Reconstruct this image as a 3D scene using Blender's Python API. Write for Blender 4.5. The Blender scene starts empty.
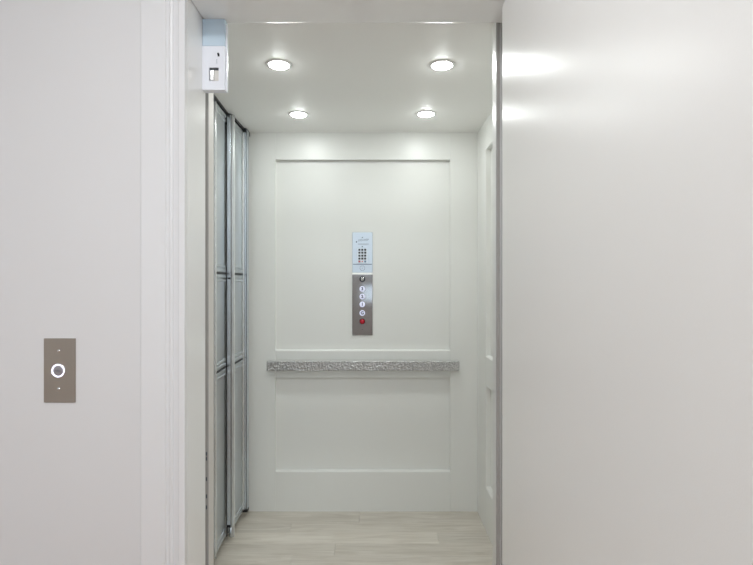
import bpy, bmesh, math, random
from mathutils import Vector, Matrix

random.seed(7)
S = bpy.context.scene
COL = S.collection
F = 518.0            # focal length in pixels of the 753 px wide frame
EYE = 1.287          # camera height above the floor


def at(px, py, d):
    """point of the place seen at pixel (px, py) when it stands d metres in front of the lens"""
    return Vector(((px - 376.5) * d / F, d, EYE + (282.5 - py) * d / F))


def X(px, d):
    return (px - 376.5) * d / F


def Z(py, d):
    return EYE + (282.5 - py) * d / F


# ------------------------------------------------------------------ materials
def mat(name, color, rough=0.5, metal=0.0, spec=0.5, coat=0.0, emit=None, strength=0.0):
    m = bpy.data.materials.new(name)
    m.use_nodes = True
    b = m.node_tree.nodes['Principled BSDF']
    b.inputs['Base Color'].default_value = (*color, 1)
    b.inputs['Roughness'].default_value = rough
    b.inputs['Metallic'].default_value = metal
    b.inputs['Specular IOR Level'].default_value = spec
    b.inputs['Coat Weight'].default_value = coat
    b.inputs['Coat Roughness'].default_value = 0.12
    if emit:
        b.inputs['Emission Color'].default_value = (*emit, 1)
        b.inputs['Emission Strength'].default_value = strength
    return m


def nodes(m):
    nt = m.node_tree
    return nt, nt.nodes, nt.links, nt.nodes['Principled BSDF']


def add_bump(m, scale, strength, dist=0.001, stretch=(1, 1, 1), kind='noise', detail=3.0):
    nt, N, L, b = nodes(m)
    tc = N.new('ShaderNodeTexCoord')
    mp = N.new('ShaderNodeMapping')
    mp.inputs['Scale'].default_value = stretch
    L.new(tc.outputs['Object'], mp.inputs['Vector'])
    if kind == 'noise':
        t = N.new('ShaderNodeTexNoise')
        t.inputs['Scale'].default_value = scale
        t.inputs['Detail'].default_value = detail
        out = t.outputs['Fac']
    else:
        t = N.new('ShaderNodeTexVoronoi')
        t.feature = 'SMOOTH_F1'
        t.inputs['Scale'].default_value = scale
        out = t.outputs['Distance']
    L.new(mp.outputs['Vector'], t.inputs['Vector'])
    bp = N.new('ShaderNodeBump')
    bp.inputs['Strength'].default_value = strength
    bp.inputs['Distance'].default_value = dist
    L.new(out, bp.inputs['Height'])
    L.new(bp.outputs['Normal'], b.inputs['Normal'])
    return out


def vary(m, scale, a, bcol, stretch=(1, 1, 1), lo=0.3, hi=0.7):
    nt, N, L, b = nodes(m)
    tc = N.new('ShaderNodeTexCoord')
    mp = N.new('ShaderNodeMapping')
    mp.inputs['Scale'].default_value = stretch
    L.new(tc.outputs['Object'], mp.inputs['Vector'])
    t = N.new('ShaderNodeTexNoise')
    t.inputs['Scale'].default_value = scale
    t.inputs['Detail'].default_value = 4
    L.new(mp.outputs['Vector'], t.inputs['Vector'])
    r = N.new('ShaderNodeValToRGB')
    r.color_ramp.elements[0].position = lo
    r.color_ramp.elements[1].position = hi
    r.color_ramp.elements[0].color = (*a, 1)
    r.color_ramp.elements[1].color = (*bcol, 1)
    L.new(t.outputs['Fac'], r.inputs['Fac'])
    L.new(r.outputs['Color'], b.inputs['Base Color'])


M = {}
M['hall_paint'] = mat('hall_paint', (.775, .77, .77), .45, spec=.45)
add_bump(M['hall_paint'], 260, .03, .0006)
M['casing_paint'] = mat('casing_paint', (.81, .81, .815), .28)
M['jamb_paint'] = mat('jamb_paint', (.91, .91, .905), .18, spec=.85)
M['door_paint'] = mat('door_paint', (.86, .855, .835), .31, spec=.66)
add_bump(M['door_paint'], 420, .16, .0005)
M['cab_paint'] = mat('cab_paint', (.80, .805, .775), .32, spec=.4)
add_bump(M['cab_paint'], 300, .03, .0004)
M['cab_ceiling'] = mat('cab_ceiling', (.93, .93, .91), .5)
M['hall_ceiling'] = mat('hall_ceiling', (.86, .86, .85), .7)
M['hall_floor'] = mat('hall_floor', (.50, .36, .26), .4)
vary(M['hall_floor'], 3, (.30, .19, .13), (.42, .29, .21), (1, 12, 1))
M['post_shade'] = mat('post_shade', (.40, .385, .37), .45)  # shade on the post fronts, put into the colour
M['post'] = mat('post', (.72, .695, .66), .45, metal=.2)
M['post_steel'] = mat('post_steel', (.80, .80, .79), .35, metal=.6)
M['gate_alu'] = mat('gate_alu', (.62, .65, .66), .30, metal=.85)
add_bump(M['gate_alu'], 60, .05, .0005, (1, 1, .05))
M['stile_alu'] = mat('stile_alu', (.66, .71, .76), .25, metal=.9)
M['stile_light'] = mat('stile_light', (.80, .82, .82), .25, metal=.7)
M['black'] = mat('black', (.012, .012, .014), .45)
M['steel'] = mat('steel', (.30, .292, .285), .07, metal=1.0)
M['alu_plate'] = mat('alu_plate', (.52, .57, .61), .32, metal=.75)
add_bump(M['alu_plate'], 120, .04, .0004, (1, 1, 30))
M['call_plate'] = mat('call_plate', (.42, .375, .325), .38, metal=.9)
add_bump(M['call_plate'], 150, .05, .0004, (40, 1, 1))
M['chrome'] = mat('chrome', (.85, .85, .85), .12, metal=1.0)
M['hammered'] = mat('hammered', (.55, .55, .545), .30, metal=1.0)
add_bump(M['hammered'], 95, 1.0, .006, (1, 1, 1))
vary(M['hammered'], 130, (.42, .42, .415), (.62, .62, .61), (1, 1, 1), .38, .62)
M['lens'] = mat('lens', (.9, .9, .9), .4, emit=(.955, 1.0, .985), strength=112)
M['ring_light'] = mat('ring_light', (.8, .8, .9), .3, emit=(.84, .85, 1.0), strength=1.0)
M['button_face'] = mat('button_face', (.40, .38, .40), .3, metal=.7)
M['button_lit'] = mat('button_lit', (.45, .46, .55), .3, emit=(.78, .81, 1.0), strength=.55)
M['glyph'] = mat('glyph', (.05, .055, .10), .5)
M['red'] = mat('red', (.55, .012, .03), .25)
M['red_dark'] = mat('red_dark', (.10, .006, .01), .3)
M['key_black'] = mat('key_black', (.018, .022, .03), .4)
M['key_red'] = mat('key_red', (.45, .10, .12), .4)
M['key_blue'] = mat('key_blue', (.16, .24, .33), .4)
M['key_field'] = mat('key_field', (.70, .75, .79), .4, metal=.4)
M['ink'] = mat('ink', (.09, .105, .125), .5)
M['ink_pale'] = mat('ink_pale', (.34, .38, .42), .5)
M['trim_white'] = mat('trim_white', (.88, .88, .87), .4)
M['box_white'] = mat('box_white', (.88, .90, .96), .3)
M['box_sky_reflection'] = mat('box_sky_reflection', (.56, .68, .78), .22)  # blue sky reflection on the box, put into the colour of its upper part
M['glass'] = mat('glass', (.9, .95, 1), .02)
nt, N, L, b = nodes(M['glass'])
tr = N.new('ShaderNodeBsdfTransparent')
mx = N.new('ShaderNodeMixShader')
mx.inputs[0].default_value = .08
L.new(tr.outputs[0], mx.inputs[1])
L.new(b.outputs[0], mx.inputs[2])
L.new(mx.outputs[0], N['Material Output'].inputs['Surface'])

# pale oak planks: tone of each board from its own vertex colour, grain from stretched noise
m = mat('oak', (.6, .55, .47), .42)
nt, N, L, b = nodes(m)
tc = N.new('ShaderNodeTexCoord')
at_ = N.new('ShaderNodeAttribute'); at_.attribute_name = 'board'
add = N.new('ShaderNodeVectorMath'); add.operation = 'MULTIPLY_ADD'
add.inputs[1].default_value = (7, 7, 7)
L.new(at_.outputs['Color'], add.inputs[0]); L.new(tc.outputs['Object'], add.inputs[2])
mp = N.new('ShaderNodeMapping'); mp.inputs['Scale'].default_value = (1.6, 16, 1)
L.new(add.outputs[0], mp.inputs['Vector'])
n1 = N.new('ShaderNodeTexNoise'); n1.inputs['Scale'].default_value = 2.2; n1.inputs['Detail'].default_value = 7
n1.inputs['Distortion'].default_value = 1.1
L.new(mp.outputs[0], n1.inputs['Vector'])
r1 = N.new('ShaderNodeValToRGB')
r1.color_ramp.elements[0].position = .30; r1.color_ramp.elements[1].position = .70
r1.color_ramp.elements[0].color = (.58, .53, .455, 1); r1.color_ramp.elements[1].color = (.77, .725, .65, 1)
L.new(n1.outputs['Fac'], r1.inputs['Fac'])
sx = N.new('ShaderNodeSeparateColor'); L.new(at_.outputs['Color'], sx.inputs[0])
mr = N.new('ShaderNodeMapRange'); mr.inputs['To Min'].default_value = .88; mr.inputs['To Max'].default_value = 1.08
L.new(sx.outputs[0], mr.inputs['Value'])
mm = N.new('ShaderNodeVectorMath'); mm.operation = 'SCALE'
L.new(r1.outputs['Color'], mm.inputs[0]); L.new(mr.outputs[0], mm.inputs['Scale'])
L.new(mm.outputs[0], b.inputs['Base Color'])
M['oak'] = m


# ------------------------------------------------------------------ mesh builder
class MB:
    def __init__(self):
        self.bm = bmesh.new()
        self.slot = 0
        self.col = None

    def _take(self, tmp, mtx=None):
        if mtx is not None:
            bmesh.ops.transform(tmp, matrix=mtx, verts=tmp.verts)
        vm = {}
        lay = self.bm.loops.layers.color.get('board') if self.col is not None else None
        if self.col is not None and lay is None:
            lay = self.bm.loops.layers.color.new('board')
        for v in tmp.verts:
            vm[v] = self.bm.verts.new(v.co)
        for f in tmp.faces:
            try:
                nf = self.bm.faces.new([vm[v] for v in f.verts])
            except ValueError:
                continue
            nf.material_index = self.slot
            nf.smooth = f.smooth
            if lay is not None:
                for lp in nf.loops:
                    lp[lay] = (*self.col, 1)
        tmp.free()
        return self

    def box(self, x0, x1, y0, y1, z0, z1, bev=0.0, seg=2, mtx=None):
        t = bmesh.new()
        bmesh.ops.create_cube(t, size=1)
        for v in t.verts:
            v.co = Vector(((x0 + x1) / 2 + v.co.x * (x1 - x0), (y0 + y1) / 2 + v.co.y * (y1 - y0),
                           (z0 + z1) / 2 + v.co.z * (z1 - z0)))
        if bev:
            bmesh.ops.bevel(t, geom=list(t.edges), offset=bev, segments=seg, affect='EDGES', profile=.5)
        return self._take(t, mtx)

    def prism(self, pts, lo, hi, axis='Y', mtx=None):
        """extrude a closed outline; axis 'Y': pts are (x, z); 'Z': (x, y); 'X': (y, z)"""
        t = bmesh.new()

        def co(p, h):
            return {'Y': (p[0], h, p[1]), 'Z': (p[0], p[1], h), 'X': (h, p[0], p[1])}[axis]
        a = [t.verts.new(co(p, lo)) for p in pts]
        c = [t.verts.new(co(p, hi)) for p in pts]
        t.faces.new(a); t.faces.new(c[::-1])
        n = len(pts)
        for i in range(n):
            t.faces.new((a[i], a[(i + 1) % n], c[(i + 1) % n], c[i]))
        bmesh.ops.recalc_face_normals(t, faces=t.faces)
        return self._take(t, mtx)

    def lathe(self, prof, mtx=None, n=40, smooth=True):
        """revolve (radius, height) pairs about +Z; profile ends at radius 0 are closed"""
        t = bmesh.new()
        rings = []
        for r, h in prof:
            if r < 1e-7:
                rings.append([t.verts.new((0, 0, h))])
            else:
                rings.append([t.verts.new((r * math.cos(2 * math.pi * i / n), r * math.sin(2 * math.pi * i / n), h))
                              for i in range(n)])
        for A, B in zip(rings, rings[1:]):
            for i in range(n):
                j = (i + 1) % n
                vs = [A[0] if len(A) == 1 else A[i], A[0] if len(A) == 1 else A[j],
                      B[0] if len(B) == 1 else B[j], B[0] if len(B) == 1 else B[i]]
                u = []
                for v in vs:
                    if v not in u:
                        u.append(v)
                if len(u) > 2:
                    f = t.faces.new(u)
                    f.smooth = smooth
        bmesh.ops.recalc_face_normals(t, faces=t.faces)
        return self._take(t, mtx)

    def text(self, body, size, mtx, depth=.0004, bold=0.0):
        cu = bpy.data.curves.new('t', 'FONT')
        cu.body = body; cu.size = size; cu.align_x = 'CENTER'; cu.align_y = 'CENTER'; cu.extrude = depth; cu.offset = bold
        ob = bpy.data.objects.new('t', cu)
        COL.objects.link(ob)
        dg = bpy.context.evaluated_depsgraph_get()
        me = bpy.data.meshes.new_from_object(ob.evaluated_get(dg))
        t = bmesh.new(); t.from_mesh(me)
        bpy.data.objects.remove(ob); bpy.data.meshes.remove(me); bpy.data.curves.remove(cu)
        return self._take(t, mtx)

    def build(self, name, mats, parent=None, loc=None, smooth_angle=None):
        me = bpy.data.meshes.new(name)
        self.bm.normal_update()
        self.bm.to_mesh(me); self.bm.free()
        for k in (mats if isinstance(mats, (list, tuple)) else [mats]):
            me.materials.append(M[k])
        o = bpy.data.objects.new(name, me)
        COL.objects.link(o)
        if parent:
            o.parent = parent
        if loc is not None:
            o.location = loc
        return o


def FACE(x, y, z):
    """local +Z points at the hall (-Y), local X stays X, local Y becomes Z"""
    return Matrix.Translation((x, y, z)) @ Matrix.Rotation(math.pi / 2, 4, 'X')


def tag(o, label, cat, group=None, kind=None):
    o['label'] = label
    o['category'] = cat
    if group:
        o['group'] = group
    if kind:
        o['kind'] = kind
    return o


def thing(name, label, cat, loc, group=None):
    o = bpy.data.objects.new(name, None)
    o.empty_display_size = .05
    COL.objects.link(o)
    o.location = loc
    return tag(o, label, cat, group)


def struct(o, label, cat):
    return tag(o, label, cat, None, 'structure')


# ------------------------------------------------------------------ measures of the place
YW, YJ = 1.466, 1.62              # hall face of the shaft wall, back edge of the jambs
XL, XR = -.535, .400             # clear opening
ZH = Z(23.5, YJ)                 # underside of the head jamb
YB = 2.91                        # face of the stiles on the car's back wall
XRW = .567                       # face of the right car wall
XLW = -.79                       # face of the left car wall
ZC = 2.13                        # car ceiling
REC = .026                       # depth of the recessed panels
HX0, HX1, HY0, HZ = -1.9, 1.7, -2.6, 2.6   # hall

# ---- car floor: boards run across the car
fl = MB()
rows = [2.92 - .031 - .111 * k for k in range(13)]
rows = [2.93] + rows
seams = {0: -.093, 1: -.093, 2: -.45, 3: .31, 4: -.20}
for k in range(len(rows) - 1):
    y1, y0 = rows[k], rows[k + 1]
    y0 = max(y0, YJ + .005)
    if y1 - y0 < .01:
        continue
    s = seams.get(k, random.uniform(-.6, .4))
    for a, c in ((-.86, s), (s, .64)):
        v = random.random()
        fl.col = (v, random.random(), random.random())
        fl.box(a + .0004, c - .0004, y0 + .0004, y1 - .0004, -.012, 0, .0009, 1)
fl.col = (.5, .5, .5)
fl.box(-.86, .64, YJ + .005, 2.96, -.04, -.0118)
struct(fl.build('floor', 'oak'), 'pale oak plank floor inside the elevator car', 'floor')

o = MB().box(HX0, HX1, HY0, YJ, -.05, 0).build('floor_hall', 'hall_floor')
struct(o, 'warm timber floor of the hall before the elevator', 'floor')
o = MB().box(-.86, .64, YJ, 2.97, ZC, ZC + .05).build('ceiling', 'cab_ceiling')
struct(o, 'flat off white elevator car ceiling holding four downlights', 'ceiling')
o = MB().box(HX0, HX1, HY0, YJ, HZ, HZ + .05).build('ceiling_hall', 'hall_ceiling')
struct(o, 'white ceiling of the hall before the elevator', 'ceiling')

# ---- car back wall: stiles, rails and two recessed fields
xa, xb = X(275.3, YB), X(450.3, YB)
za, zb, zc, zd = Z(159.6, YB), Z(350, YB), Z(377.5, YB), Z(471, YB)
w = MB()
w.box(XLW - .05, XRW + .04, YB + REC, YB + .06, -.04, ZC)
w.box(XLW - .01, xa, YB, YB + REC + .002, 0, ZC, .0009, 1)
w.box(xb, XRW + .01, YB, YB + REC + .002, 0, ZC, .0009, 1)


def rail(wb, pts_lo, pts_hi, z0, z1, ledge, axis, face, depth):
    """a rail whose upper edge, where it forms a ledge, is eased by a sloping chamfer"""
    c = .006
    sgn = 1
    prof = [(face, z0), (face, z1 - (c if ledge else 0)), (face + (c if ledge else 0), z1), (face + depth, z1), (face + depth, z0)]
    if axis == 'X':
        wb.prism(prof, pts_lo, pts_hi, 'X')
    else:
        wb.prism(prof, pts_lo, pts_hi, 'Y')


rail(w, xa + .0004, xb - .0004, za, ZC, False, 'X', YB + .0006, REC)
rail(w, xa + .0004, xb - .0004, zc, zb, True, 'X', YB + .0006, REC)
rail(w, xa + .0004, xb - .0004, 0, zd, True, 'X', YB + .0006, REC)
struct(w.build('wall_back', 'cab_paint'), 'off white back wall of the elevator car with two recessed panels', 'wall')

# ---- car right wall, panelled the same way
w = MB()
w.box(XRW + REC, XRW + .07, YJ, YB + .055, -.04, ZC)
yf = .567 * F / (485.7 - 376.5)
w.box(XRW, XRW + REC + .002, yf, YB, 0, ZC, .0009, 1)
w.box(XRW, XRW + REC + .002, 1.66, 1.90, 0, ZC, .0009, 1)
for z0, z1, lg in ((za, ZC, False), (zc, zb, True), (0, zd, True)):
    c = .006 if lg else 0
    w.prism([(XRW + .0006, z0), (XRW + .0006, z1 - c), (XRW + .0006 + c, z1), (XRW + REC, z1), (XRW + REC, z0)], 1.9004, yf - .0004, 'Y')
struct(w.build('wall_right', 'cab_paint'), 'off white right wall of the elevator car with tall recessed panels', 'wall')

o = MB().box(XLW - .07, XLW, YJ, YB + .055, -.04, ZC).build('wall_left', 'cab_paint')
struct(o, 'plain left wall of the elevator car behind the folding gate', 'wall')

# ---- hall wall with the doorway
JT = .022
w = MB()
w.box(HX0, XL - JT, YW, YJ, 0, HZ)
w.box(XR + JT, HX1, YW, YJ, 0, HZ)
w.box(XL - JT, XR + JT, YW, YJ, ZH + JT, HZ)
struct(w.build('wall_front', 'hall_paint'), 'white painted hall wall around the elevator doorway', 'wall')
struct(MB().box(HX0 - .06, HX0, HY0, YJ, -.05, HZ).build('wall_hall_left', 'hall_paint'), 'white side wall of the hall left of the elevator', 'wall')
struct(MB().box(HX1, HX1 + .06, HY0, YJ, -.05, HZ).build('wall_hall_right', 'hall_paint'), 'white side wall of the hall behind the open door', 'wall')

# ---- rear wall of the hall, with unseen windows added for daylight and panel reflections
WX0, WX1 = -1.25, 1.15
LX0 = -.27                                  # the lower light is narrower than the upper one
w = MB()
yb0, yb1 = HY0 - .12, HY0
w.box(HX0, WX0, yb0, yb1, -.05, HZ)
w.box(WX1, HX1, yb0, yb1, -.05, HZ)
w.box(WX0, WX1, yb0, yb1, -.05, .95)
w.box(WX0, LX0, yb0, yb1, .95, 1.42)
w.box(LX0, WX1, yb0, yb1, 1.27, 1.42)
w.box(WX0, WX1, yb0, yb1, 2.30, HZ)
struct(w.build('wall_hall_rear', 'hall_paint'), 'white hall wall facing the elevator, with two unseen added windows', 'wall')
for nm, (a, c, e, f), lab in (('unseen_window_1', (WX0, WX1, 1.42, 2.30), 'unseen wide upper window, added for its daylight and reflection, across the hall from the elevator'),
                              ('unseen_window_2', (LX0, WX1, .95, 1.27), 'unseen low window, added for its reflection in the steel plate, across the hall from the elevator')):
    w = MB()
    w.box(a, a + .03, HY0 - .09, HY0 - .03, e, f, .003)
    w.box(c - .03, c, HY0 - .09, HY0 - .03, e, f, .003)
    w.box(a + .03, c - .03, HY0 - .085, HY0 - .035, e, e + .03, .003)
    w.box(a + .03, c - .03, HY0 - .085, HY0 - .035, f - .03, f, .003)
    win = struct(w.build(nm, 'trim_white'), lab, 'window')
    MB().box(a + .025, c - .025, HY0 - .063, HY0 - .057, e + .025, f - .025).build('pane', 'glass', win)

# ---- jambs and head of the doorway
o = MB().box(XL - JT, XL, YW, YJ, 0, ZH + JT, .0008).build('trim_1', 'jamb_paint')
struct(o, 'glossy white door jamb left of the elevator opening', 'door jamb')
o = MB().box(XR, XR + JT, YW, YJ, 0, ZH + JT, .0008).build('trim_2', 'jamb_paint')
struct(o, 'white door jamb behind the hinge edge of the open door', 'door jamb')
o = MB().box(XL, XR, YW, YJ, ZH, ZH + JT, .006, 3).build('trim_3', 'jamb_paint')
struct(o, 'white head jamb above the elevator opening', 'door jamb')

# ---- casing on the hall face: flat board, a bead and a rounded inner band
def casing(outer, inner, z0, z1, s):
    """profile across the casing, outer edge to inner edge, in (x, y)"""
    wd = abs(inner - outer)
    p = [(0, 0), (0, -.011), (.003, -.013), (.070, -.013), (.073, -.0085), (.079, -.0085), (.081, -.0125), (.0855, -.0145), (.090, -.0125),
         (.092, -.0075), (.1065, -.0105), (.1085, -.017), (.111, -.019), (wd - .0015, -.019), (wd, -.0175), (wd, 0)]
    return [(outer + s * a, YW + c) for a, c in p]


c0 = XL - .128
o = MB().prism(casing(c0, XL - .0003, 0, 0, 1), 0, ZH + .12, 'Z').build('trim_4', 'casing_paint')
struct(o, 'moulded white casing left of the elevator doorway', 'door casing')
o = MB().prism(casing(XR + .0003 + (XL - .0003 - c0), XR + .0003, 0, 0, -1), 0, ZH + .12, 'Z').build('trim_5', 'casing_paint')
struct(o, 'moulded white casing behind the open door', 'door casing')
o = MB().box(XL, XR, YW - .019, YW, ZH + .0003, ZH + .12, .004).build('trim_6', 'casing_paint')
struct(o, 'white head casing above the elevator doorway', 'door casing')

# ---- front returns of the car, either side of the opening
PR = .3812
o = MB().box(XLW, XL, 1.6532, 1.703, 0, ZC - .001, .0015).build('trim_7', 'post')
struct(o, 'pale metal post at the left edge of the car entrance', 'entrance post')
MB().box(XL - .05, XL - .0006, 1.650, 1.6534, 0, ZC - .001).build('shade_strip', 'post_shade', o)['label'] = 'grey brown strip, shade painted on the post front'  # shaded front of the post, drawn as a darker strip
for zz in (.565, .60, .655, .72, .735):
    MB().box(XL - .0085, XL - .0045, 1.6494, 1.6502, zz, zz + .012).build('scratch', 'ink', o)
o = MB().box(PR, XRW, 1.6532, 1.703, 0, ZC - .001, .0015).build('trim_8', 'post_steel')
struct(o, 'shiny metal post at the right edge of the car entrance', 'entrance post')
MB().box(.3936, .3970, 1.6485, 1.6534, 0, ZC - .001).build('flange', 'post_steel', o)
MB().box(PR + .0006, .3934, 1.650, 1.6534, 0, ZC - .001).build('shade_strip', 'post_shade', o)['label'] = 'grey brown strip, shade painted on the post front'

# ------------------------------------------------------------------ the open hall door
dz = Z(7, 1.427)
HG = Vector((.3456, 1.425, 0))          # hinge edge of the leaf, on its visible face
w = MB()
w.box(0, .038, -1.014, 0, .012, dz, .0025)
door = struct(w.build('door_1', 'door_paint', None, HG), 'white slab door standing open at right of the elevator', 'door')
door.rotation_euler.z = math.radians(-2)  # opened not quite to a right angle
for zz in (.25, 1.05, 1.80):
    h = MB()
    h.lathe([(0, 0), (.006, 0), (.006, .09), (0, .09)], Matrix.Translation((.0435, .0075, zz)), 16)
    h.box(.008, .0375, -.0002, .0013, zz, zz + .09)
    h.build('hinge', 'chrome', door)


# ------------------------------------------------------------------ recessed downlights
def make_downlight(label):
    t = thing('downlight', label, 'ceiling light', (0, 0, ZC), 'downlights in the car ceiling')
    ring = MB()
    ring.lathe([(.0385, 0), (.0385, -.0036), (.0405, -.0042), (.046, -.0034), (.0503, -.0016), (.0515, 0), (.0385, 0)], None, 48)
    ring.build('trim_ring', 'trim_white', t)
    ln = MB()
    ln.lathe([(0, -.0120), (.012, -.0115), (.024, -.0096), (.034, -.0064), (.0382, -.0040), (.0382, 0), (0, 0)], None, 48)
    ln.build('lens', 'lens', t)
    return t


spots = [((279, 65.5), 'front left lit downlight in the car ceiling, beside the white interlock box'),
         ((442, 66), 'front right lit downlight in the car ceiling, towards the open door'),
         ((298.5, 115), 'rear left lit downlight in the car ceiling, near the gate end'),
         ((426, 114.5), 'rear right lit downlight in the car ceiling, near the back right corner')]
proto = None
for (px, py), lab in spots:
    d = (ZC - EYE - .004) * F / (282.5 - py)
    if proto is None:
        proto = make_downlight(lab)
        t = proto
    else:
        t = proto.copy(); COL.objects.link(t)
        t['label'] = lab
        for ch in list(proto.children):
            c = ch.copy(); COL.objects.link(c); c.parent = t
    t.location = (X(px, d), d, ZC)

# ------------------------------------------------------------------ folding gate along the left side
g = thing('folding_gate', 'grey metal folding gate along the left side of the car', 'gate', (-.73, 2.3, 0))
GL = Vector(g.location)
ZT = ZC - .016           # top of the panels
ZG1, ZG2 = .872, 1.331   # joints between the sections of a panel


def gp(mb, name, mats, parent=g):
    """build with world coordinates while the origin stays at the gate"""
    bmesh.ops.translate(mb.bm, vec=-GL, verts=mb.bm.verts)
    return mb.build(name, mats, parent)


def frame2(p0, p1):
    """matrix whose local X runs p0 -> p1 on plan, local Y points to the gate's back"""
    dx, dy = p1[0] - p0[0], p1[1] - p0[1]
    Ln = math.hypot(dx, dy)
    ux, uy = dx / Ln, dy / Ln
    return Matrix(((ux, -uy, 0, p0[0]), (uy, ux, 0, p0[1]), (0, 0, 1, 0), (0, 0, 0, 1))), Ln


def gate_panel(p0, p1):
    mtx, Ln = frame2(p0, p1)
    w = MB()
    for z0, z1 in ((.040, ZG1 - .005), (ZG1 + .005, ZG2 - .005), (ZG2 + .005, ZT)):
        w.box(0, Ln, .0050, .014, z0, z1, 0, 1, mtx)                        # core sheet
        w.box(0, Ln, 0, .012, z0, z0 + .016, .0025, 1, mtx)            # end rails of the section
        w.box(0, Ln, 0, .012, z1 - .016, z1, .0025, 1, mtx)
        w.box(0, Ln, .0002, .012, z0 + .024, z0 + .036, .0025, 1, mtx)
        w.box(0, Ln, .0002, .012, z1 - .036, z1 - .024, .0025, 1, mtx)
    o = gp(w, 'gate_panel', 'gate_alu')
    for zz in (ZG1, ZG2):
        so = gp(MB().box(0.001, Ln - .001, .0004, .0115, zz - .0050, zz + .0050, 0, 1, mtx), 'joint_seal', 'black')
        so.parent = o
    return o


def hinge_stiles(xa0, xa1, xb0, xb1, y, foot=True):
    w = MB()
    w.box(xa0, xa1, y, y + .018, .078, ZT + .003, .0015, 2)
    w.box(xa0 + .004, xa1 - .004, y - .001, y + .004, .090, ZT - .03, .0008, 1)
    st = gp(w, 'hinge_stile', 'stile_alu')
    for bb in ((xa0 + .003, xa1 - .001, y - .0022, y + .006, 1.303, 1.312),
               (xa0 + .001, xa1 - .001, y - .0015, y + .016, .078, .088),
               (xa0 - .0035, xa0 - .0003, y + .001, y + .012, .03, ZT),
               (xa1 + .0003, xb0 - .0002, y + .002, y + .012, .03, ZT)):
        gp(MB().box(*bb), 'rubber_strip', 'black').parent = st
    if foot:
        f = MB()
        cx = (xa0 + xb1) / 2
        f.lathe([(0, 0), (.006, 0), (.010, .003), (.011, .012), (.009, .020), (.009, .053), (0, .053)],
                Matrix.Translation((cx, y + .010, .024)), 24)
        fo = gp(f, 'foot', 'stile_alu'); fo.parent = st
    w = MB()
    w.box(xb0, xb1, y, y + .012, .028, ZT + .003, .002, 2)
    gp(w, 'edge_stile', 'stile_light')
    return st


yh = 2.56
gate_panel((-.7345, 2.384), (-.7415, 2.556))
hinge_stiles(-.7390, -.7205, -.7175, -.7035, yh)
gate_panel((-.7265, 2.574), (-.7275, 2.818))
# nearer folds, mostly behind the entrance post
hinge_stiles(-.762, -.7525, -.7495, -.7325, 2.362)
gate_panel((-.745, 2.120), (-.752, 2.358))
hinge_stiles(-.756, -.740, -.737, -.723, 2.098)
gate_panel((-.745, 1.735), (-.752, 2.094))
# strike stile at the far end
w = MB()
w.box(-.7300, -.7200, 2.820, 2.842, .050, ZT + .003, .0015, 2)
gp(w, 'edge_stile', 'stile_light')
st = gp(MB().box(-.7195, -.7105, 2.824, 2.860, .050, ZT + .003, .0015, 2), 'strike_stile', 'stile_alu')
gp(MB().box(-.7085, -.7045, 2.824, 2.860, .050, ZT + .003, .001, 2), 'stile_flange', 'stile_alu').parent = st
gp(MB().box(-.7305, -.704, 2.822, 2.860, .034, .050), 'foot', 'black').parent = st
gp(MB().box(-.7103, -.7087, 2.826, 2.858, .050, ZT), 'rubber_strip', 'black').parent = st
# black guide rail under the ceiling
w = MB()
w.prism([(-.775, 1.71), (-.726, 1.71), (-.726, 2.31), (-.7375, 2.580), (-.7225, 2.590), (-.7205, 2.82), (-.712, 2.90), (-.775, 2.90)], ZC - .011, ZC - .0005, 'Z')
w.box(-.775, -.763, 1.71, 2.90, ZC - .032, ZC - .008)
w.box(-.750, -.708, 2.815, 2.90, ZC - .026, ZC - .004)
gp(w, 'guide_rail', 'black')

# ------------------------------------------------------------------ interlock box in the upper left corner
yb = 1.590
bx0, bx1 = XL + .0004, X(224.8, yb)
bz0, bz1 = Z(89.8, yb), ZH - .0005
ib = thing('interlock_box', 'small white metal box, blue sky reflection painted on its upper part, in the top left doorway corner', 'door interlock', ((bx0 + bx1) / 2, yb, bz0))
zs = Z(46, yb)
w = MB()
px0, px1 = X(209.2, yb), X(218.6, yb)
pz0, pz1 = Z(81, yb), Z(67.5, yb)
# front plate as four strips round the latch pocket, then the body behind it
w.box(bx0, bx1, yb + .010, yb + .028, bz0, zs)
w.box(bx0, px0, yb, yb + .0102, bz0, zs)
w.box(px1, bx1, yb, yb + .0102, bz0, zs)
w.box(px0, px1, yb, yb + .0102, bz0, pz0)
w.box(px0, px1, yb, yb + .0102, pz1, zs)
w.box(bx1 - .001, bx1 + .004, yb + .010, yb + .024, bz0 - .002, bz1 - .012, .0015, 2)
bmesh.ops.translate(w.bm, vec=-Vector(ib.location), verts=w.bm.verts)
w.build('housing', 'box_white', ib)


def ip(mb, name, mats):
    bmesh.ops.translate(mb.bm, vec=-Vector(ib.location), verts=mb.bm.verts)
    o = mb.build(name, mats, ib)
    return o


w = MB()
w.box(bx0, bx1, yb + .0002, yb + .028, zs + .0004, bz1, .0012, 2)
o = ip(w, 'housing_top', 'box_sky_reflection'); o['label'] = 'pale blue sky reflection painted on the cover'
w = MB()
w.box(px0, px1, yb + .004, yb + .0098, Z(69.5, yb), pz1 - .0002)
w.box(px0, px0 + .002, yb + .006, yb + .0098, pz0, pz1 - .003)
o = ip(w, 'pocket', 'key_black')
w = MB()
w.box(px0 + .0025, (px0 + px1) / 2 + .001, yb - .002, yb + .0098, pz0 + .001, Z(70, yb), .002, 2)
o = ip(w, 'latch', 'chrome'); o['label'] = 'chrome latch'
w = MB()
w.box((px0 + px1) / 2 + .001, px1 - .001, yb + .003, yb + .0098, pz0 + .001, Z(70, yb), .0005, 1)
o = ip(w, 'latch_plate', 'post'); o['label'] = 'beige latch plate'
w = MB()
kx, kz = X(218.2, yb), Z(53.8, yb)
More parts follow.
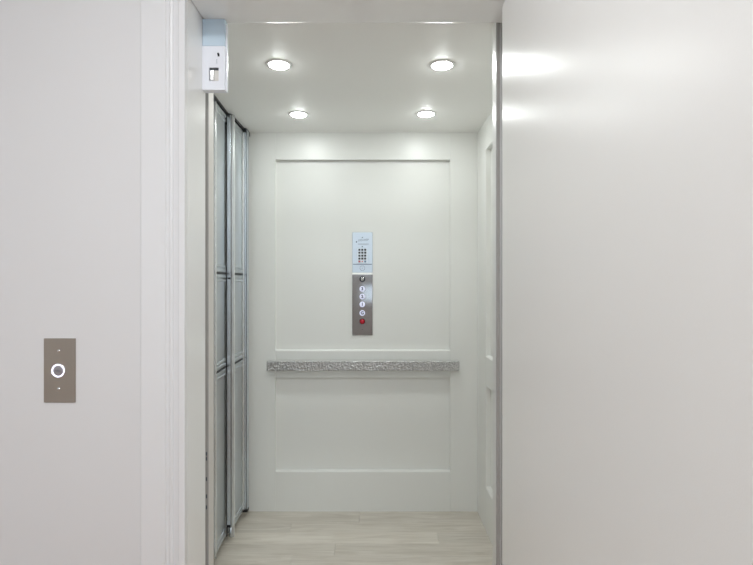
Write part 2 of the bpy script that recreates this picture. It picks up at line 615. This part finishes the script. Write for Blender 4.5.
w.lathe([(0, .0008), (.0032, .0008), (.0032, 0), (0, 0)], FACE(kx, yb, kz), 20)
w.box(kx - .0016, kx + .0042, yb - .0008, yb, kz - .008, kz - .0005)
o = ip(w, 'keyhole', 'black')
w = MB()
w.box(kx - .005, kx - .0036, yb - .0004, yb, kz - .030, kz - .016)
o = ip(w, 'slot', 'ink_pale')

# ------------------------------------------------------------------ handrail on the back wall
yr = 2.845
rx0, rx1 = X(266.5, yr), X(459.5, yr)
rz0, rz1 = Z(371, yr), Z(361.3, yr)
hr = thing('handrail', 'hammered silver flat handrail across the back wall of the car', 'handrail', ((rx0 + rx1) / 2, YB, (rz0 + rz1) / 2))
w = MB()
w.box(rx0, rx1, yr, yr + .026, rz0, rz1, .003, 3)
bmesh.ops.translate(w.bm, vec=-Vector(hr.location), verts=w.bm.verts)
w.build('bar', 'hammered', hr)
for xx in (rx0 + .12, (rx0 + rx1) / 2, rx1 - .12):
    w = MB()
    zz = (rz0 + rz1) / 2
    w.lathe([(0, 0), (.020, 0), (.020, .005), (.009, .008), (.009, .040), (0, .040)], FACE(xx, YB, zz), 24)
    bmesh.ops.translate(w.bm, vec=-Vector(hr.location), verts=w.bm.verts)
    w.build('bracket', 'chrome', hr)

# ------------------------------------------------------------------ car operating panel
yp = YB + REC                 # wall field behind the panel
y0 = yp - .006                # its front face
cx0, cx1 = X(352.3, y0), X(372.6, y0)
z_t, z_m, z_b = Z(232.3, y0), Z(273.6, y0), Z(335.2, y0)
cp = thing('control_panel', 'tall steel car control panel with keypad above four lit buttons', 'control panel', ((cx0 + cx1) / 2, yp, (z_t + z_b) / 2))
CPV = -Vector(cp.location)


def cpart(mb, name, mats, parent=cp, lab=None):
    bmesh.ops.translate(mb.bm, vec=CPV, verts=mb.bm.verts)
    o = mb.build(name, mats, parent)
    if lab:
        o['label'] = lab
    return o


pcx = X(362.3, y0)
up = cpart(MB().box(cx0, cx1, y0, yp - .0002, z_m + .0055, z_t, .0012, 2), 'upper_plate', 'alu_plate', cp, 'pale bluish upper plate')
lo = cpart(MB().box(cx0, cx1, y0, yp - .0002, z_b, z_m - .0055, .0012, 2), 'lower_plate', 'steel', cp, 'mirror-like steel lower plate')
# light strip between both plates
w = MB()
w.prism([(y0 - .008, z_m - .0055), (y0 - .0005, z_m + .0055), (yp - .0003, z_m + .0055), (yp - .0003, z_m - .0055)], cx0, cx1, 'X')
cpart(w, 'divider', 'trim_white', cp, 'white divider strip')
# fold line of the upper plate
cpart(MB().box(cx0 + .004, cx1 - .004, y0 - .0004, y0 + .001, Z(264.6, y0), Z(263.9, y0)), 'groove', 'ink', up)
# worn wordmark: an unreadable run of small strokes with a leaf-like mark before it
w = MB()
xx = X(358.3, y0)
k = 0
while xx < X(368.7, y0):
    wd = random.uniform(.0028, .0052)
    zc_ = Z(240.4 - .9 * (xx - X(358.3, y0)) / .058, y0)
    hh = random.choice((.0038, .0052, .0044))
    w.box(xx, xx + .0016, y0 - .0004, y0, zc_ - hh, zc_ + hh)
    w.box(xx, xx + wd, y0 - .0004, y0, zc_ + hh - .0016, zc_ + hh) if k % 2 else w.box(xx, xx + wd, y0 - .0004, y0, zc_ - hh, zc_ - hh + .0016)
    xx += wd + .0012
    k += 1
w.lathe([(0, .0004), (.0040, .0004), (.0040, 0), (0, 0)], FACE(X(356.5, y0), y0, Z(241.9, y0)), 16)
cpart(w, 'wordmark', 'ink', up)
w = MB()
w.box(X(358, y0), X(368.8, y0), y0 - .0003, y0, Z(244.6, y0), Z(243.6, y0))
cpart(w, 'caption_line', 'ink_pale', up)
for py in (237.5, 246.6):
    w = MB()
    w.lathe([(0, .0012), (.0022, .0010), (.0034, 0), (0, 0)], FACE(pcx, y0, Z(py, y0)), 16)
    cpart(w, 'screw', 'ink', up)
# keypad
w = MB()
w.box(X(357.2, y0), X(367.4, y0), y0 - .0012, y0 - .0001, Z(263.0, y0), Z(248.2, y0), .0008, 1)
kp = cpart(w, 'keypad', 'key_field', cp, 'keypad of three by five keys')
for r, py in enumerate((249.8, 252.7, 255.7, 258.6, 261.5)):
    for c, px in enumerate((359.4, 362.3, 365.2)):
        w = MB()
        kx, kz = X(px, y0), Z(py, y0)
        s = .0056 if not (r == 4 and c == 1) else .0030
        w.box(kx - s, kx + s, y0 - .0040, y0 - .0010, kz - s * .95, kz + s * .95, .0010, 2)
        mk = 'key_black'
        if r == 4:
            mk = ('key_red', 'red', 'key_blue')[c]
        o = cpart(w, 'key', mk, kp)
        if r == 4:
            o['label'] = ('red key', 'small red key', 'blue grey key')[c]
# speaker grille: holes in a ring
w = MB()
for k in range(10):
    a = 2 * math.pi * k / 10
    w.lathe([(0, .0004), (.0021, .0004), (.0021, 0), (0, 0)], FACE(pcx + .0135 * math.cos(a), y0, Z(268.2, y0) + .0135 * math.sin(a)), 12)
w.lathe([(0, .0004), (.0018, .0004), (.0018, 0), (0, 0)], FACE(pcx, y0, Z(268.2, y0)), 12)
cpart(w, 'speaker_grille', 'ink', up)
# key switch
w = MB()
w.lathe([(.0095, 0), (.0105, .003), (.0135, .0035), (.0155, .002), (.0165, 0)], FACE(pcx, y0, Z(279.2, y0)), 32)
ks = cpart(w, 'key_switch', 'key_black', cp, 'round key switch with black rim')
w = MB()
w.lathe([(0, .005), (.008, .005), (.0096, .003), (.0096, 0), (0, 0)], FACE(pcx, y0, Z(279.0, y0)), 32)
cpart(w, 'barrel', 'chrome', ks)
w = MB()
w.box(pcx - .0012, pcx + .0012, y0 - .0056, y0 - .0048, Z(279.0, y0) - .006, Z(279.0, y0) + .006)
cpart(w, 'slot', 'black', ks)
# lit floor buttons
for py, ch in ((288.9, '3'), (296.6, '2'), (304.4, '1'), (313.0, 'G')):
    kz = Z(py, y0)
    w = MB()
    w.lathe([(.0176, 0), (.0176, .0030), (.0168, .0038), (.0160, .0034), (.0160, 0)], FACE(pcx, y0, kz), 36)
    fb = cpart(w, 'floor_button', 'steel', cp, 'round floor button with white lit face')
    w = MB()
    w.lathe([(0, .0042), (.010, .0042), (.0150, .0038), (.0160, .0026), (.0160, 0), (0, 0)], FACE(pcx, y0, kz), 36)
    cpart(w, 'lit_face', 'button_lit', fb)
    w = MB()
    w.text(ch, .024, FACE(pcx, y0 - .0046, kz), .0004, .0011)
    cpart(w, 'numeral', 'glyph', fb)
# red stop button
kz = Z(321.4, y0)
w = MB()
w.lathe([(.0125, 0), (.0125, .006), (.0140, .0068), (.0165, .0055), (.0172, .0), (.0125, 0)], FACE(pcx, y0, kz), 36)
sb = cpart(w, 'stop_button', 'red_dark', cp, 'red round stop button')
w = MB()
w.lathe([(0, .0095), (.007, .0090), (.0115, .0075), (.0126, .005), (.0126, 0), (0, 0)], FACE(pcx, y0, kz), 36)
cpart(w, 'cap', 'red', sb)
w = MB()
w.lathe([(0, .0012), (.0018, .0010), (.0028, 0), (0, 0)], FACE(pcx, y0, Z(329.6, y0)), 16)
cpart(w, 'screw', 'ink', lo)

# ------------------------------------------------------------------ call station on the hall wall
ys = YW - .0032
sx0, sx1 = X(43.6, ys), X(75.4, ys)
sz0, sz1 = Z(402.6, ys), Z(338.4, ys)
cs = thing('call_switch', 'brushed bronze call plate with a ring-lit button on the white hall wall', 'call button plate', ((sx0 + sx1) / 2, YW, (sz0 + sz1) / 2))
CSV = -Vector(cs.location)


def spart(mb, name, mats, parent=cs, lab=None):
    bmesh.ops.translate(mb.bm, vec=CSV, verts=mb.bm.verts)
    o = mb.build(name, mats, parent)
    if lab:
        o['label'] = lab
    return o


plate = spart(MB().box(sx0, sx1, ys, YW - .0002, sz0, sz1, .0008, 2), 'plate', 'call_plate')
for py in (350.8, 388.8):
    w = MB()
    kx, kz = X(58.7, ys), Z(py, ys)
    w.lathe([(0, .0021), (.0022, .0018), (.0040, .0010), (.0047, 0), (0, 0)], FACE(kx, ys, kz), 24)
    s = spart(w, 'screw', 'chrome', plate)
    w = MB()
    w.box(kx - .0030, kx + .0030, ys - .0022, ys - .0014, kz - .0004, kz + .0004)
    spart(w, 'slot', 'black', s)
bcx, bcz = X(58.6, ys), Z(370.6, ys)
w = MB()
w.lathe([(.0200, 0), (.0200, .0022), (.0192, .0030), (.0188, .0028), (.0188, 0)], FACE(bcx, ys, bcz), 48)
cb = spart(w, 'call_button', 'chrome', cs, 'round call button with glowing ring')
w = MB()
w.lathe([(.0145, .0022), (.0160, .0034), (.0178, .0034), (.0188, .0026), (.0188, 0), (.0145, 0), (.0145, .0022)], FACE(bcx, ys, bcz), 48)
spart(w, 'light_ring', 'ring_light', cb, 'white glowing ring')
w = MB()
w.lathe([(0, .0032), (.011, .0031), (.0138, .0026), (.0145, .0016), (.0145, 0), (0, 0)], FACE(bcx, ys, bcz), 40)
spart(w, 'button_face', 'button_face', cb)
w = MB()
w.text('CALL', .0062, FACE(bcx, ys - .0034, bcz))
spart(w, 'lettering', 'glyph', cb)

# ------------------------------------------------------------------ light
wd = bpy.data.worlds.new('sky')
S.world = wd
wd.use_nodes = True
wn = wd.node_tree
bg = wn.nodes['Background']
bg.inputs['Color'].default_value = (.72, .86, 1.0, 1)
bg.inputs['Strength'].default_value = 3.0


def area(name, loc, size, power, color, rot=(0, 0, 0), shape='DISK', size_y=None):
    ld = bpy.data.lights.new(name, 'AREA')
    ld.shape = shape; ld.size = size
    if size_y:
        ld.size_y = size_y
    ld.energy = power; ld.color = color
    lo_ = bpy.data.objects.new(name, ld)
    COL.objects.link(lo_)
    lo_.location = loc; lo_.rotation_euler = rot
    return lo_


area('hall_fill', (-.25, .15, HZ - .02), .5, 20.3, (.965, .985, 1.0))  # unseen fill added at the hall ceiling to light wall, jamb and door
area('hall_fill', (.55, -1.4, HZ - .02), .5, 22, (.965, .985, 1.0))  # second added fill, set to the right to brighten the left jamb

# ------------------------------------------------------------------ camera and view
cd = bpy.data.cameras.new('camera')
cd.sensor_fit = 'HORIZONTAL'
cd.sensor_width = 36
cd.lens = 36 * F / 753
cd.clip_start = .02
cam = bpy.data.objects.new('camera', cd)
COL.objects.link(cam)
cam.location = (0, 0, EYE)
cam.rotation_euler = (math.pi / 2, 0, 0)
S.camera = cam
S.view_settings.view_transform = 'Standard'
S.view_settings.look = 'None'
S.view_settings.gamma = 1
S.view_settings.exposure = 0.0
S.cycles.use_denoising = True
S.cycles.max_bounces = 12
S.cycles.diffuse_bounces = 8
